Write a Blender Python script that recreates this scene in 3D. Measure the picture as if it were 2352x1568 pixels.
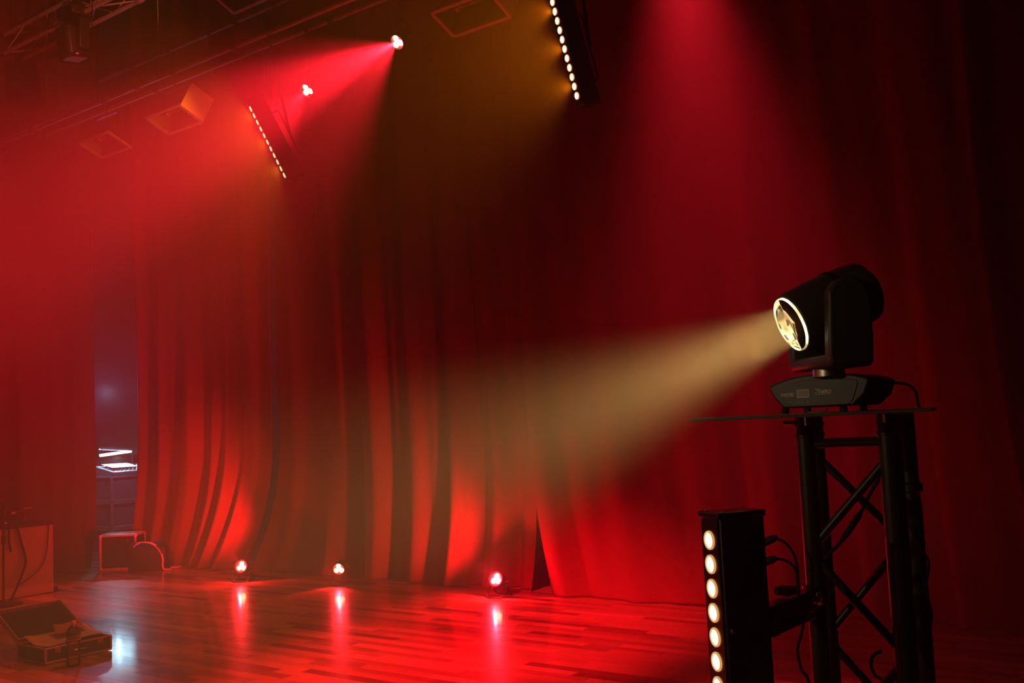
import bpy, bmesh, math, random
from mathutils import Vector, Matrix, Quaternion

# ------------------------------------------------------------------ scene, camera, world, exposure
scene = bpy.context.scene
for o in list(bpy.data.objects):
    bpy.data.objects.remove(o, do_unlink=True)
COL = scene.collection

FPX = 2287.0                        # focal length in pixels of the 2352 px wide frame
YAW, PITCH, ROLL = math.radians(36.5), math.atan(191 / 2287), math.radians(-2.6)
CAM = Vector((0, 0, 1.6))
RM = (Matrix.Rotation(YAW, 3, 'Z') @ Matrix.Rotation(math.pi / 2 + PITCH, 3, 'X') @ Matrix.Rotation(ROLL, 3, 'Z'))
cd = bpy.data.cameras.new('camera')
cam = bpy.data.objects.new('camera', cd)
COL.objects.link(cam)
cam.matrix_world = Matrix.Translation(CAM) @ RM.to_4x4()
cd.sensor_width = 36.0
cd.lens = 36.0 * FPX / 2352
cd.clip_start = 0.02
cd.clip_end = 200
scene.camera = cam

scene.view_settings.view_transform = 'Standard'
scene.view_settings.look = 'None'
scene.view_settings.gamma = 1.0
scene.view_settings.use_curve_mapping = False
scene.view_settings.exposure = 0.0

cy = scene.cycles
cy.use_light_tree = False
cy.max_bounces = 4
cy.diffuse_bounces = 1
cy.glossy_bounces = 2
cy.transmission_bounces = 6
cy.transparent_max_bounces = 8
cy.volume_bounces = 0
cy.sample_clamp_indirect = 4.0
cy.use_denoising = True
cy.adaptive_threshold = 0.02
cy.caustics_refractive = False

# stage haze: one even fog through the whole hall
HAZE = 0.018
w = bpy.data.worlds.new('world')
scene.world = w
w.use_nodes = True
nt = w.node_tree
nt.nodes.clear()
wo = nt.nodes.new('ShaderNodeOutputWorld')
bg = nt.nodes.new('ShaderNodeBackground')
bg.inputs['Color'].default_value = (0, 0, 0, 1)
bg.inputs['Strength'].default_value = 0.0
vs = nt.nodes.new('ShaderNodeVolumeScatter')
vs.inputs['Color'].default_value = (1, 1, 1, 1)
vs.inputs['Density'].default_value = HAZE
vs.inputs['Anisotropy'].default_value = 0.4
nt.links.new(bg.outputs[0], wo.inputs['Surface'])
nt.links.new(vs.outputs[0], wo.inputs['Volume'])

RED = (1.0, 0.010, 0.024)
AMBER = (1.0, 0.20, 0.002)
BEAM = (1.0, 0.62, 0.17)
COOL = (0.42, 0.75, 1.0)
# lamp powers, all in one place
POWER = dict(par_hero=1900, hero_core=14000, par_down=1700, top_beam=3900, floor_a=25, floor_b=45, floor_c=60,
             batten_far=30, batten_near=85, head=23, desk=18, front=38000, side=11000, wings=20, left_beam=700, warm_fill=75,
             truss_wash=420, curtain_fill_a=250, curtain_fill_c=190)


def ray(px, py):
    return RM @ Vector(((px - 1176) / FPX, -(py - 784) / FPX, -1))


def at(px, py, d):
    return CAM + ray(px, py) * d


def on_floor(px, py, z=0.0):
    r = ray(px, py)
    return CAM + r * ((z - CAM.z) / r.z)


def on_y(px, py, Y):
    r = ray(px, py)
    return CAM + r * (Y / r.y)


def proj(p):
    v = RM.transposed() @ (Vector(p) - CAM)
    return 1176 + FPX * v.x / -v.z, 784 - FPX * v.y / -v.z, -v.z


# ------------------------------------------------------------------ materials
MATS = {}


def mat(name, col, rough=0.5, metal=0.0, var=0.15, scale=8.0, bump=0.0, bscale=60.0, spec=0.5, sheen=0.0):
    if name in MATS:
        return MATS[name]
    m = bpy.data.materials.new(name)
    m.use_nodes = True
    t = m.node_tree
    b = t.nodes['Principled BSDF']
    tc = t.nodes.new('ShaderNodeTexCoord')
    nz = t.nodes.new('ShaderNodeTexNoise')
    nz.inputs['Scale'].default_value = scale
    nz.inputs['Detail'].default_value = 4
    t.links.new(tc.outputs['Object'], nz.inputs['Vector'])
    mx = t.nodes.new('ShaderNodeMix')
    mx.data_type = 'RGBA'
    mx.inputs['A'].default_value = tuple(c * (1 - var) for c in col) + (1,)
    mx.inputs['B'].default_value = tuple(min(1, c * (1 + var)) for c in col) + (1,)
    t.links.new(nz.outputs['Fac'], mx.inputs['Factor'])
    t.links.new(mx.outputs['Result'], b.inputs['Base Color'])
    b.inputs['Roughness'].default_value = rough
    b.inputs['Metallic'].default_value = metal
    b.inputs['Specular IOR Level'].default_value = spec
    if sheen:
        b.inputs['Sheen Weight'].default_value = sheen
        b.inputs['Sheen Roughness'].default_value = 0.4
    if bump:
        n2 = t.nodes.new('ShaderNodeTexNoise')
        n2.inputs['Scale'].default_value = bscale
        n2.inputs['Detail'].default_value = 3
        t.links.new(tc.outputs['Object'], n2.inputs['Vector'])
        bp = t.nodes.new('ShaderNodeBump')
        bp.inputs['Strength'].default_value = bump
        bp.inputs['Distance'].default_value = 0.002
        t.links.new(n2.outputs['Fac'], bp.inputs['Height'])
        t.links.new(bp.outputs['Normal'], b.inputs['Normal'])
    MATS[name] = m
    return m


def emit(name, col, strength):
    if name in MATS:
        return MATS[name]
    m = bpy.data.materials.new(name)
    m.use_nodes = True
    t = m.node_tree
    b = t.nodes['Principled BSDF']
    b.inputs['Base Color'].default_value = (0.05, 0.05, 0.05, 1)
    b.inputs['Emission Color'].default_value = tuple(col) + (1,)
    b.inputs['Emission Strength'].default_value = strength
    m.cycles.emission_sampling = 'NONE'      # the lamps themselves light the hall
    MATS[name] = m
    return m


def glass(name, col, rough=0.02, ior=1.45):
    if name in MATS:
        return MATS[name]
    m = bpy.data.materials.new(name)
    m.use_nodes = True
    b = m.node_tree.nodes['Principled BSDF']
    b.inputs['Base Color'].default_value = tuple(col) + (1,)
    b.inputs['Roughness'].default_value = rough
    b.inputs['Transmission Weight'].default_value = 1.0
    b.inputs['IOR'].default_value = ior
    MATS[name] = m
    return m


M_BLACK = mat('black_paint', (0.012, 0.012, 0.013), 0.45, 0.0, 0.2, 20, 0.15, 200)
M_GLOSSY = mat('black_gloss', (0.012, 0.011, 0.011), 0.22, 0.0, 0.2, 20)
M_POWDER = mat('black_powder_coat', (0.03, 0.028, 0.025), 0.38, 0.3, 0.2, 30, 0.1, 300)
M_RUBBER = mat('black_rubber', (0.012, 0.012, 0.012), 0.7, 0.0, 0.2, 20)
M_STEEL = mat('brushed_steel', (0.55, 0.54, 0.52), 0.32, 1.0, 0.12, 40)
M_ALU = mat('aluminium', (0.66, 0.64, 0.61), 0.45, 0.35, 0.12, 25)
M_CASE = mat('black_laminate', (0.018, 0.016, 0.016), 0.5, 0.0, 0.3, 30, 0.2, 150)
M_PAPER = mat('white_paper', (0.75, 0.73, 0.72), 0.7, 0.0, 0.06, 6)
M_CARD = mat('tan_card', (0.5, 0.26, 0.16), 0.7, 0.0, 0.08, 6)
M_PANEL = mat('pale_board', (0.50, 0.36, 0.26), 0.6, 0.0, 0.12, 5, 0.1, 40)
M_PANEL2 = mat('pale_skirting_board', (0.62, 0.46, 0.34), 0.6, 0.0, 0.1, 5)
M_HULL = mat('charcoal_plastic', (0.045, 0.044, 0.042), 0.42, 0.0, 0.15, 30, 0.1, 300)
M_PRINT = mat('white_print', (0.75, 0.72, 0.68), 0.6, 0.0, 0.03, 5)
M_SCREEN = mat('grey_screen', (0.25, 0.22, 0.21), 0.25, 0.0, 0.05, 5)
M_WALL = mat('black_wall_paint', (0.016, 0.014, 0.014), 0.8, 0.0, 0.25, 2, 0.2, 30)
M_CURTAIN = mat('red_velvet', (0.17, 0.017, 0.022), 0.85, 0.0, 0.12, 3, 0.25, 180, 0.2, 0.0)
M_WINGVELVET = mat('shaded_red_velvet', (0.085, 0.011, 0.013), 0.88, 0.0, 0.12, 3, 0.25, 180, 0.2)  # red velvet darkened in colour for the shade on the wing curtain
M_DARKVELVET = mat('dark_velvet', (0.05, 0.012, 0.012), 0.9, 0.0, 0.12, 3, 0.25, 180, 0.2)  # darker velvet than the other curtains
M_BAG = mat('black_nylon', (0.015, 0.013, 0.014), 0.6, 0.0, 0.3, 30, 0.4, 90)
M_STRAP = mat('pale_webbing', (0.6, 0.45, 0.42), 0.6, 0.0, 0.1, 20)
M_GREY = mat('grey_laminate', (0.30, 0.30, 0.34), 0.5, 0.0, 0.12, 6)
M_WHITE = mat('white_melamine', (0.62, 0.6, 0.6), 0.4, 0.0, 0.06, 6)
M_FLAP = mat('galvanised_flap', (0.72, 0.66, 0.58), 0.5, 0.2, 0.1, 10)
M_PIPE = mat('worn_grey_pipe', (0.34, 0.30, 0.28), 0.4, 0.6, 0.2, 12)
M_LABEL = mat('blue_grey_bottle_label', (0.12, 0.10, 0.10), 0.5, 0.0, 0.3, 40)
M_PET = bpy.data.materials.new('clear_plastic')
M_PET.use_nodes = True
_t = M_PET.node_tree
_t.nodes.clear()
_o = _t.nodes.new('ShaderNodeOutputMaterial')
_m = _t.nodes.new('ShaderNodeMixShader')
_a = _t.nodes.new('ShaderNodeBsdfTransparent')
_a.inputs['Color'].default_value = (0.93, 0.92, 0.92, 1)
_g = _t.nodes.new('ShaderNodeBsdfGlossy')
_g.inputs['Roughness'].default_value = 0.06
_l = _t.nodes.new('ShaderNodeFresnel')
_l.inputs['IOR'].default_value = 1.55
_t.links.new(_l.outputs[0], _m.inputs[0])
_t.links.new(_a.outputs[0], _m.inputs[1])
_t.links.new(_g.outputs[0], _m.inputs[2])
_t.links.new(_m.outputs[0], _o.inputs['Surface'])
M_LENS = glass('clear_lens_glass', (1.0, 0.96, 0.86), 0.03)
M_LED_RED = emit('red_led_glow', (1.0, 0.42, 0.16), 9.0)
M_LED_RED_RIM = emit('red_led_rim_glow', (1.0, 0.05, 0.05), 1.6)
M_LED_AMB = emit('amber_led_glow', (1.0, 0.78, 0.30), 7.0)
M_LED_WARM = emit('warm_led_glow', (1.0, 0.80, 0.46), 2.3)
M_LED_RIM = emit('warm_led_rim_glow', (1.0, 0.42, 0.12), 0.75)
M_TUBE = emit('cool_tube_glow', (0.45, 0.82, 1.0), 60.0)
M_LAMPGLOW = emit('lamp_and_rim_glow', (1.0, 0.80, 0.36), 1.7)
M_LENSGLOW = emit('painted_lens_glow', (1.0, 0.78, 0.34), 1.0)  # emission painted in for bright reflections inside the lens


def patchy(m, scale, lo, hi, seed):
    """uneven painted glow, standing in for reflections of the lamp in the optics"""
    t = m.node_tree
    tc = t.nodes.new('ShaderNodeTexCoord')
    mp = t.nodes.new('ShaderNodeMapping')
    mp.inputs['Location'].default_value = (seed, seed * 0.7, seed * 1.3)
    nz = t.nodes.new('ShaderNodeTexNoise')
    nz.inputs['Scale'].default_value = scale
    nz.inputs['Detail'].default_value = 1
    rp = t.nodes.new('ShaderNodeMapRange')
    rp.inputs['From Min'].default_value, rp.inputs['From Max'].default_value = 0.42, 0.62
    rp.inputs['To Min'].default_value, rp.inputs['To Max'].default_value = lo, hi
    t.links.new(tc.outputs['Object'], mp.inputs['Vector'])
    t.links.new(mp.outputs['Vector'], nz.inputs['Vector'])
    t.links.new(nz.outputs['Fac'], rp.inputs['Value'])
    t.links.new(rp.outputs['Result'], t.nodes['Principled BSDF'].inputs['Emission Strength'])


patchy(M_LENSGLOW, 16, 0.25, 5.0, 2.0)
patchy(M_LAMPGLOW, 14, 0.5, 4.0, 5.0)
M_REFLECTOR = mat('gold_reflector', (0.9, 0.78, 0.45), 0.18, 1.0, 0.1, 10)


def wood_material():
    m = bpy.data.materials.new('varnished_strip_parquet')
    m.use_nodes = True
    t = m.node_tree
    b = t.nodes['Principled BSDF']
    at_ = t.nodes.new('ShaderNodeAttribute')
    at_.attribute_name = 'tone'
    geo = t.nodes.new('ShaderNodeNewGeometry')
    mp = t.nodes.new('ShaderNodeMapping')
    mp.inputs['Scale'].default_value = (1.6, 34, 34)
    t.links.new(geo.outputs['Position'], mp.inputs['Vector'])
    off = t.nodes.new('ShaderNodeVectorMath')
    off.operation = 'ADD'
    t.links.new(mp.outputs['Vector'], off.inputs[0])
    sc = t.nodes.new('ShaderNodeVectorMath')
    sc.operation = 'SCALE'
    sc.inputs['Scale'].default_value = 37.0
    t.links.new(at_.outputs['Color'], sc.inputs[0])
    t.links.new(sc.outputs['Vector'], off.inputs[1])
    nz = t.nodes.new('ShaderNodeTexNoise')
    nz.inputs['Scale'].default_value = 1.5
    nz.inputs['Detail'].default_value = 5
    nz.inputs['Roughness'].default_value = 0.65
    t.links.new(off.outputs['Vector'], nz.inputs['Vector'])
    add = t.nodes.new('ShaderNodeMath')
    add.operation = 'MULTIPLY_ADD'
    add.inputs[1].default_value = 0.55
    t.links.new(nz.outputs['Fac'], add.inputs[0])
    sep = t.nodes.new('ShaderNodeSeparateColor')
    t.links.new(at_.outputs['Color'], sep.inputs['Color'])
    mul = t.nodes.new('ShaderNodeMath')
    mul.operation = 'MULTIPLY_ADD'
    mul.inputs[1].default_value = 1.0
    mul.inputs[2].default_value = -0.25
    t.links.new(sep.outputs[0], mul.inputs[0])
    t.links.new(mul.outputs[0], add.inputs[2])
    cr = t.nodes.new('ShaderNodeValToRGB')
    e = cr.color_ramp.elements
    e[0].position, e[0].color = 0.0, (0.17, 0.075, 0.03, 1)
    e[1].position, e[1].color = 1.0, (0.62, 0.37, 0.19, 1)
    k = e.new(0.45)
    k.color = (0.40, 0.21, 0.095, 1)
    t.links.new(add.outputs[0], cr.inputs['Fac'])
    t.links.new(cr.outputs['Color'], b.inputs['Base Color'])
    n2 = t.nodes.new('ShaderNodeTexNoise')
    n2.inputs['Scale'].default_value = 6.0
    n2.inputs['Detail'].default_value = 6
    t.links.new(geo.outputs['Position'], n2.inputs['Vector'])
    rr = t.nodes.new('ShaderNodeMapRange')
    rr.inputs['To Min'].default_value = 0.26
    rr.inputs['To Max'].default_value = 0.42
    b.inputs['Specular IOR Level'].default_value = 0.22
    b.inputs['Coat Weight'].default_value = 0.6
    b.inputs['Coat Roughness'].default_value = 0.085
    n3 = t.nodes.new('ShaderNodeTexNoise')                   # faint scratches and waves in the varnish
    n3.inputs['Scale'].default_value = 9.0
    n3.inputs['Detail'].default_value = 8
    n3.inputs['Roughness'].default_value = 0.7
    t.links.new(geo.outputs['Position'], n3.inputs['Vector'])
    b3 = t.nodes.new('ShaderNodeBump')
    b3.inputs['Strength'].default_value = 0.10
    b3.inputs['Distance'].default_value = 0.004
    t.links.new(n3.outputs['Fac'], b3.inputs['Height'])
    t.links.new(b3.outputs['Normal'], b.inputs['Coat Normal'])
    t.links.new(n2.outputs['Fac'], rr.inputs['Value'])
    t.links.new(rr.outputs['Result'], b.inputs['Roughness'])
    bp = t.nodes.new('ShaderNodeBump')
    bp.inputs['Strength'].default_value = 0.12
    bp.inputs['Distance'].default_value = 0.002
    t.links.new(nz.outputs['Fac'], bp.inputs['Height'])
    t.links.new(bp.outputs['Normal'], b.inputs['Normal'])
    return m


M_WOOD = wood_material()


# ------------------------------------------------------------------ mesh helpers
def frame(loc, zdir, up=(0, 0, 1)):
    """matrix whose local +Z looks along zdir, local Y close to up"""
    z = Vector(zdir).normalized()
    u = Vector(up)
    x = u.cross(z)
    if x.length < 1e-5:
        x = Vector((1, 0, 0))
    x.normalize()
    y = z.cross(x)
    m = Matrix((x, y, z)).transposed().to_4x4()
    m.translation = Vector(loc)
    return m


class MB:
    def __init__(self, M=None):
        self.v, self.f = [], []
        self.M = M or Matrix.Identity(4)

    def add(self, vs, fs, M=None):
        n = len(self.v)
        T = self.M @ M if M is not None else self.M
        self.v += [tuple(T @ Vector(p)) for p in vs]
        self.f += [tuple(i + n for i in q) for q in fs]
        return self

    def box(self, c, s, M=None):
        x, y, z = c
        a, b, d = s[0] / 2, s[1] / 2, s[2] / 2
        vs = [(x + i * a, y + j * b, z + k * d) for k in (-1, 1) for j in (-1, 1) for i in (-1, 1)]
        fs = [(0, 2, 3, 1), (4, 5, 7, 6), (0, 1, 5, 4), (1, 3, 7, 5), (3, 2, 6, 7), (2, 0, 4, 6)]
        return self.add(vs, fs, M)

    def lathe(self, prof, seg=24, M=None, close=True):
        vs, fs = [], []
        for r, z in prof:
            for i in range(seg):
                a = 2 * math.pi * i / seg
                vs.append((r * math.cos(a), r * math.sin(a), z))
        for k in range(len(prof) - 1):
            for i in range(seg):
                j = (i + 1) % seg
                fs.append((k * seg + i, k * seg + j, (k + 1) * seg + j, (k + 1) * seg + i))
        if close:
            fs.append(tuple(reversed(range(seg))))
            fs.append(tuple(range((len(prof) - 1) * seg, len(prof) * seg)))
        return self.add(vs, fs, M)

    def rod(self, p0, p1, r, r1=None, seg=14, M=None):
        p0, p1 = Vector(p0), Vector(p1)
        m = frame(p0, p1 - p0, (0, 0, 1) if abs((p1 - p0).normalized().z) < 0.98 else (0, 1, 0))
        return self.lathe([(r, 0), (r if r1 is None else r1, (p1 - p0).length)], seg, (M @ m) if M is not None else m)

    def tube(self, pts, r, seg=8, M=None, sub=6):
        P_ = [Vector(p) for p in pts]
        if sub > 1 and len(P_) > 2:                      # Catmull-Rom
            out = []
            for i in range(len(P_) - 1):
                a = P_[max(i - 1, 0)]; b = P_[i]; c = P_[i + 1]; d = P_[min(i + 2, len(P_) - 1)]
                for k in range(sub):
                    t = k / sub
                    out.append(0.5 * ((2 * b) + (c - a) * t + (2 * a - 5 * b + 4 * c - d) * t * t + (3 * b - a - 3 * c + d) * t ** 3))
            out.append(P_[-1])
            P_ = out
        vs, fs = [], []
        nrm = None
        for i, p in enumerate(P_):
            d = (P_[min(i + 1, len(P_) - 1)] - P_[max(i - 1, 0)]).normalized()
            if nrm is None:
                nrm = d.orthogonal().normalized()
            nrm = (nrm - d * nrm.dot(d)).normalized()
            bn = d.cross(nrm)
            for k in range(seg):
                a = 2 * math.pi * k / seg
                vs.append(p + r * (math.cos(a) * nrm + math.sin(a) * bn))
        for i in range(len(P_) - 1):
            for k in range(seg):
                j = (k + 1) % seg
                fs.append((i * seg + k, i * seg + j, (i + 1) * seg + j, (i + 1) * seg + k))
        fs.append(tuple(reversed(range(seg))))
        fs.append(tuple(range((len(P_) - 1) * seg, len(P_) * seg)))
        return self.add(vs, fs, M)

    def prism(self, poly, z0, z1, M=None):
        n = len(poly)
        vs = [(x, y, z0) for x, y in poly] + [(x, y, z1) for x, y in poly]
        fs = [tuple(reversed(range(n))), tuple(range(n, 2 * n))]
        fs += [(i, (i + 1) % n, n + (i + 1) % n, n + i) for i in range(n)]
        return self.add(vs, fs, M)

    def build(self, name, material, parent=None, bevel=0.0, smooth=True, seg=2):
        me = bpy.data.meshes.new(name)
        me.from_pydata(self.v, [], self.f)
        bm = bmesh.new()
        bm.from_mesh(me)
        bmesh.ops.recalc_face_normals(bm, faces=bm.faces)
        bm.to_mesh(me)
        bm.free()
        me.materials.append(material)
        if smooth:
            for p in me.polygons:
                p.use_smooth = True
            me.set_sharp_from_angle(angle=math.radians(38))
        o = bpy.data.objects.new(name, me)
        COL.objects.link(o)
        if parent is not None:
            o.parent = parent
        if bevel:
            b = o.modifiers.new('bevel', 'BEVEL')
            b.width = bevel
            b.segments = seg
            b.limit_method = 'ANGLE'
        return o


def tag(o, label=None, cat=None, group=None, kind=None):
    if label:
        o['label'] = label
    if cat:
        o['category'] = cat
    if group:
        o['group'] = group
    if kind:
        o['kind'] = kind
    return o


def thing(name, label, cat, M=None, group=None):
    o = bpy.data.objects.new(name, None)
    o.empty_display_size = 0.1
    COL.objects.link(o)
    if M is not None:
        o.matrix_world = M
    return tag(o, label, cat, group)


def spot(name, M, power, col, half, blend, radius=0.01, parent=None):
    """spot whose beam runs along local +Z of matrix M (given in the parent's space)"""
    l = bpy.data.lights.new(name, 'SPOT')
    l.energy = power
    l.color = col
    l.spot_size = math.radians(half * 2)
    l.spot_blend = blend
    l.shadow_soft_size = radius
    o = bpy.data.objects.new(name, l)
    COL.objects.link(o)
    o.parent = parent
    o.matrix_local = M @ Matrix.Rotation(math.pi, 4, 'X')
    return o


T = Matrix.Translation
CR = RM.col[0].copy()                 # camera right, up, toward viewer
CU = RM.col[1].copy()
CT = RM.col[2].copy()
rnd = random.Random(5)

# ------------------------------------------------------------------ the hall
XL, XR, YF, YB, ZC = -18.0, 6.0, -5.0, 10.6, 8.2
fl = tag(MB().box(((XL + XR) / 2, (YF + YB) / 2, -0.075), (XR - XL, YB - YF, 0.11)).build('floor', M_WOOD), 'varnished wooden strip floor of the stage', kind='structure')
tag(MB().box(((XL + XR) / 2, (YF + YB) / 2, ZC + 0.1), (XR - XL, YB - YF, 0.2)).build('ceiling', M_WALL), 'black hall ceiling above the lighting rig', kind='structure')
tag(MB().box(((XL + XR) / 2, YB + 0.1, ZC / 2), (XR - XL, 0.2, ZC)).build('wall_back', M_WALL), 'black wall behind the stage curtains', kind='structure')
tag(MB().box(((XL + XR) / 2, YF - 0.1, ZC / 2), (XR - XL, 0.2, ZC)).build('wall_front', M_WALL), 'black wall facing the stage', kind='structure')
tag(MB().box((XL - 0.1, (YF + YB) / 2, ZC / 2), (0.2, YB - YF, ZC)).build('wall_left', M_WALL), 'black side wall beyond the wings', kind='structure')
tag(MB().box((XR + 0.1, (YF + YB) / 2, ZC / 2), (0.2, YB - YF, ZC)).build('wall_right', M_WALL), 'black side wall opposite the wings', kind='structure')

# parquet strips, each with its own ends and joints
PW, GAP = 0.092, 0.0016
planks = []
row = 0
yy = 1.6
while yy < 8.6:
    xx = -15.0 + rnd.uniform(-0.9, 0)
    while xx < 2.5:
        L = rnd.uniform(0.42, 1.25)
        planks.append((xx, yy, L))
        xx += L
    yy += PW
    row += 1


def plank_box(x, y, L, dz):
    a, b = x + GAP / 2, x + L - GAP / 2
    c, d = y + GAP / 2, y + PW - GAP / 2
    vs = [(a, c, -0.02), (b, c, -0.02), (b, d, -0.02), (a, d, -0.02), (a, c, dz), (b, c, dz), (b, d, dz), (a, d, dz)]
    fs = [(4, 5, 6, 7), (0, 1, 5, 4), (1, 2, 6, 5), (2, 3, 7, 6), (3, 0, 4, 7)]
    return vs, fs


def plank_mesh(name, items, origin):
    vs, fs, tone = [], [], []
    for x, y, L, t, dz in items:
        a, b = plank_box(x - origin[0], y - origin[1], L, dz)
        n = len(vs)
        vs += a
        fs += [tuple(i + n for i in q) for q in b]
        tone += [t] * 8
    me = bpy.data.meshes.new(name)
    me.from_pydata(vs, [], fs)
    ca = me.color_attributes.new('tone', 'FLOAT_COLOR', 'POINT')
    for i, t in enumerate(tone):
        ca.data[i].color = (t[0], t[1], t[2], 1)
    me.materials.append(M_WOOD)
    o = bpy.data.objects.new(name, me)
    COL.objects.link(o)
    o.location = (origin[0], origin[1], 0)
    o.parent = fl
    return o


scored = []
for x, y, L in planks:
    t = (min(1, max(0, rnd.gauss(0.5, 0.33))), rnd.random(), rnd.random())
    dz = rnd.uniform(-0.0008, 0.0)
    q = [proj((a, b, 0)) for a, b in ((x, y), (x + L, y), (x + L, y + PW), (x, y + PW))]
    area = 0
    if all(-40 < c[0] < 2400 and c[1] < 1580 and c[2] > 0 for c in q):
        area = abs(sum(q[i][0] * q[(i + 1) % 4][1] - q[(i + 1) % 4][0] * q[i][1] for i in range(4))) / 2
    if y > 7.6:
        area = 0
    scored.append((area, (x, y, L, t, dz)))
scored.sort(key=lambda s: -s[0])
for a, it in scored[:300]:
    plank_mesh('plank', [it], (it[0] + it[2] / 2, it[1] + PW / 2))
rest = plank_mesh('plank_field', [it for a, it in scored[300:]], (0, 0))
rest['kind'] = 'stuff'


# ------------------------------------------------------------------ curtains
def curtain(name, label, s0, s1, base, axis, seed, height=7.7, amp=0.10, wl=(0.38, 0.7), drift=None, face=-1, material=None, phase0=0.0, lean=0.0):
    """pleated cloth hanging along X (axis 'x') or Y (axis 'y'); folds come forward by face"""
    r = random.Random(seed)
    knots = [(s0 - 0.8, phase0)]
    while knots[-1][0] < s1 + 0.9:
        knots.append((knots[-1][0] + r.uniform(*wl), knots[-1][1] + 2 * math.pi))
    amps = [r.uniform(0.55, 1.25) for _ in knots]

    def ph(s):
        for i in range(len(knots) - 1):
            if knots[i][0] <= s <= knots[i + 1][0]:
                t = (s - knots[i][0]) / (knots[i + 1][0] - knots[i][0])
                return knots[i][1] + t * 2 * math.pi, amps[i] * (1 - t) + amps[i + 1] * t
        return 0, 1
    ns = max(8, int((s1 - s0) / 0.028))
    zs = [0.006 + height * (k / 60) ** 1.45 for k in range(61)]
    vs, fs = [], []
    for z in zs:
        low = math.exp(-z / 1.1)
        for i in range(ns + 1):
            s = s0 + (s1 - s0) * i / ns
            p, a = ph(s + 0.05 * math.sin(z * 0.7 + seed) * (1 - low))
            f = (0.5 + 0.5 * math.cos(p)) ** 1.7 + 0.22 * math.sin(2.3 * p + seed + 0.4 * z)
            d = amp * a * f * (0.8 + 0.45 * low) + 0.02 * math.sin(3.1 * s + 0.9 * z + seed)
            s_ = s + (drift(i / ns, z) if drift else 0.0)
            n = base + face * (d + lean * low)
            vs.append((s_, n, z) if axis == 'x' else (n, s_, z))
    w_ = ns + 1
    for k in range(len(zs) - 1):
        for i in range(ns):
            fs.append((k * w_ + i, k * w_ + i + 1, (k + 1) * w_ + i + 1, (k + 1) * w_ + i))
    me = bpy.data.meshes.new(name)
    me.from_pydata(vs, [], fs)
    me.materials.append(material or M_CURTAIN)
    for p in me.polygons:
        p.use_smooth = True
    o = bpy.data.objects.new(name, me)
    COL.objects.link(o)
    sol = o.modifiers.new('cloth', 'SOLIDIFY')
    sol.thickness = 0.006
    sol.offset = 0
    return tag(o, label, 'curtain', 'red stage curtains')


def pool(z, h):
    return max(0.0, 1 - z / h) ** 2


curtain('stage_curtain', 'red velvet curtain sweeping left at its hem beside the lit backstage gap', -11.98, -9.32, 7.83, 'x', 3,
        drift=lambda u, z: -0.62 * pool(z, 1.5) * (0.25 + 0.75 * u), amp=0.17, wl=(0.34, 0.6))
curtain('stage_curtain', 'wide red velvet curtain behind the two right-hand floor spotlights', -9.42, -5.62, 7.97, 'x', 11,
        drift=lambda u, z: -0.10 * pool(z, 1.2) * u - 0.62 * pool(z, 1.5) * (1 - u) ** 6, amp=0.15, wl=(0.40, 0.75))
curtain('stage_curtain', 'dim red velvet curtain right of the dark overlapping seam', -5.60, -0.55, 7.80, 'x', 23,
        drift=lambda u, z: (0.16 * (1 - u) + 0.06) * pool(z, 1.8), amp=0.10, wl=(0.5, 0.9))
curtain('stage_curtain', 'dark velvet side leg curtain at the dark right edge of the stage', -1.34, 3.6, 6.95, 'x', 31,
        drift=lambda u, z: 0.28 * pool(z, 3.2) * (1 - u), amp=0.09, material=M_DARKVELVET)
curtain('stage_curtain', 'red wing curtain left of the lit backstage gap', 5.0, 7.22, -12.22, 'y', 47,
        drift=lambda u, z: 0.02 - 0.1 * pool(z, 1.0) * u, face=1, amp=0.12, wl=(0.4, 0.7), material=M_WINGVELVET)


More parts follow.
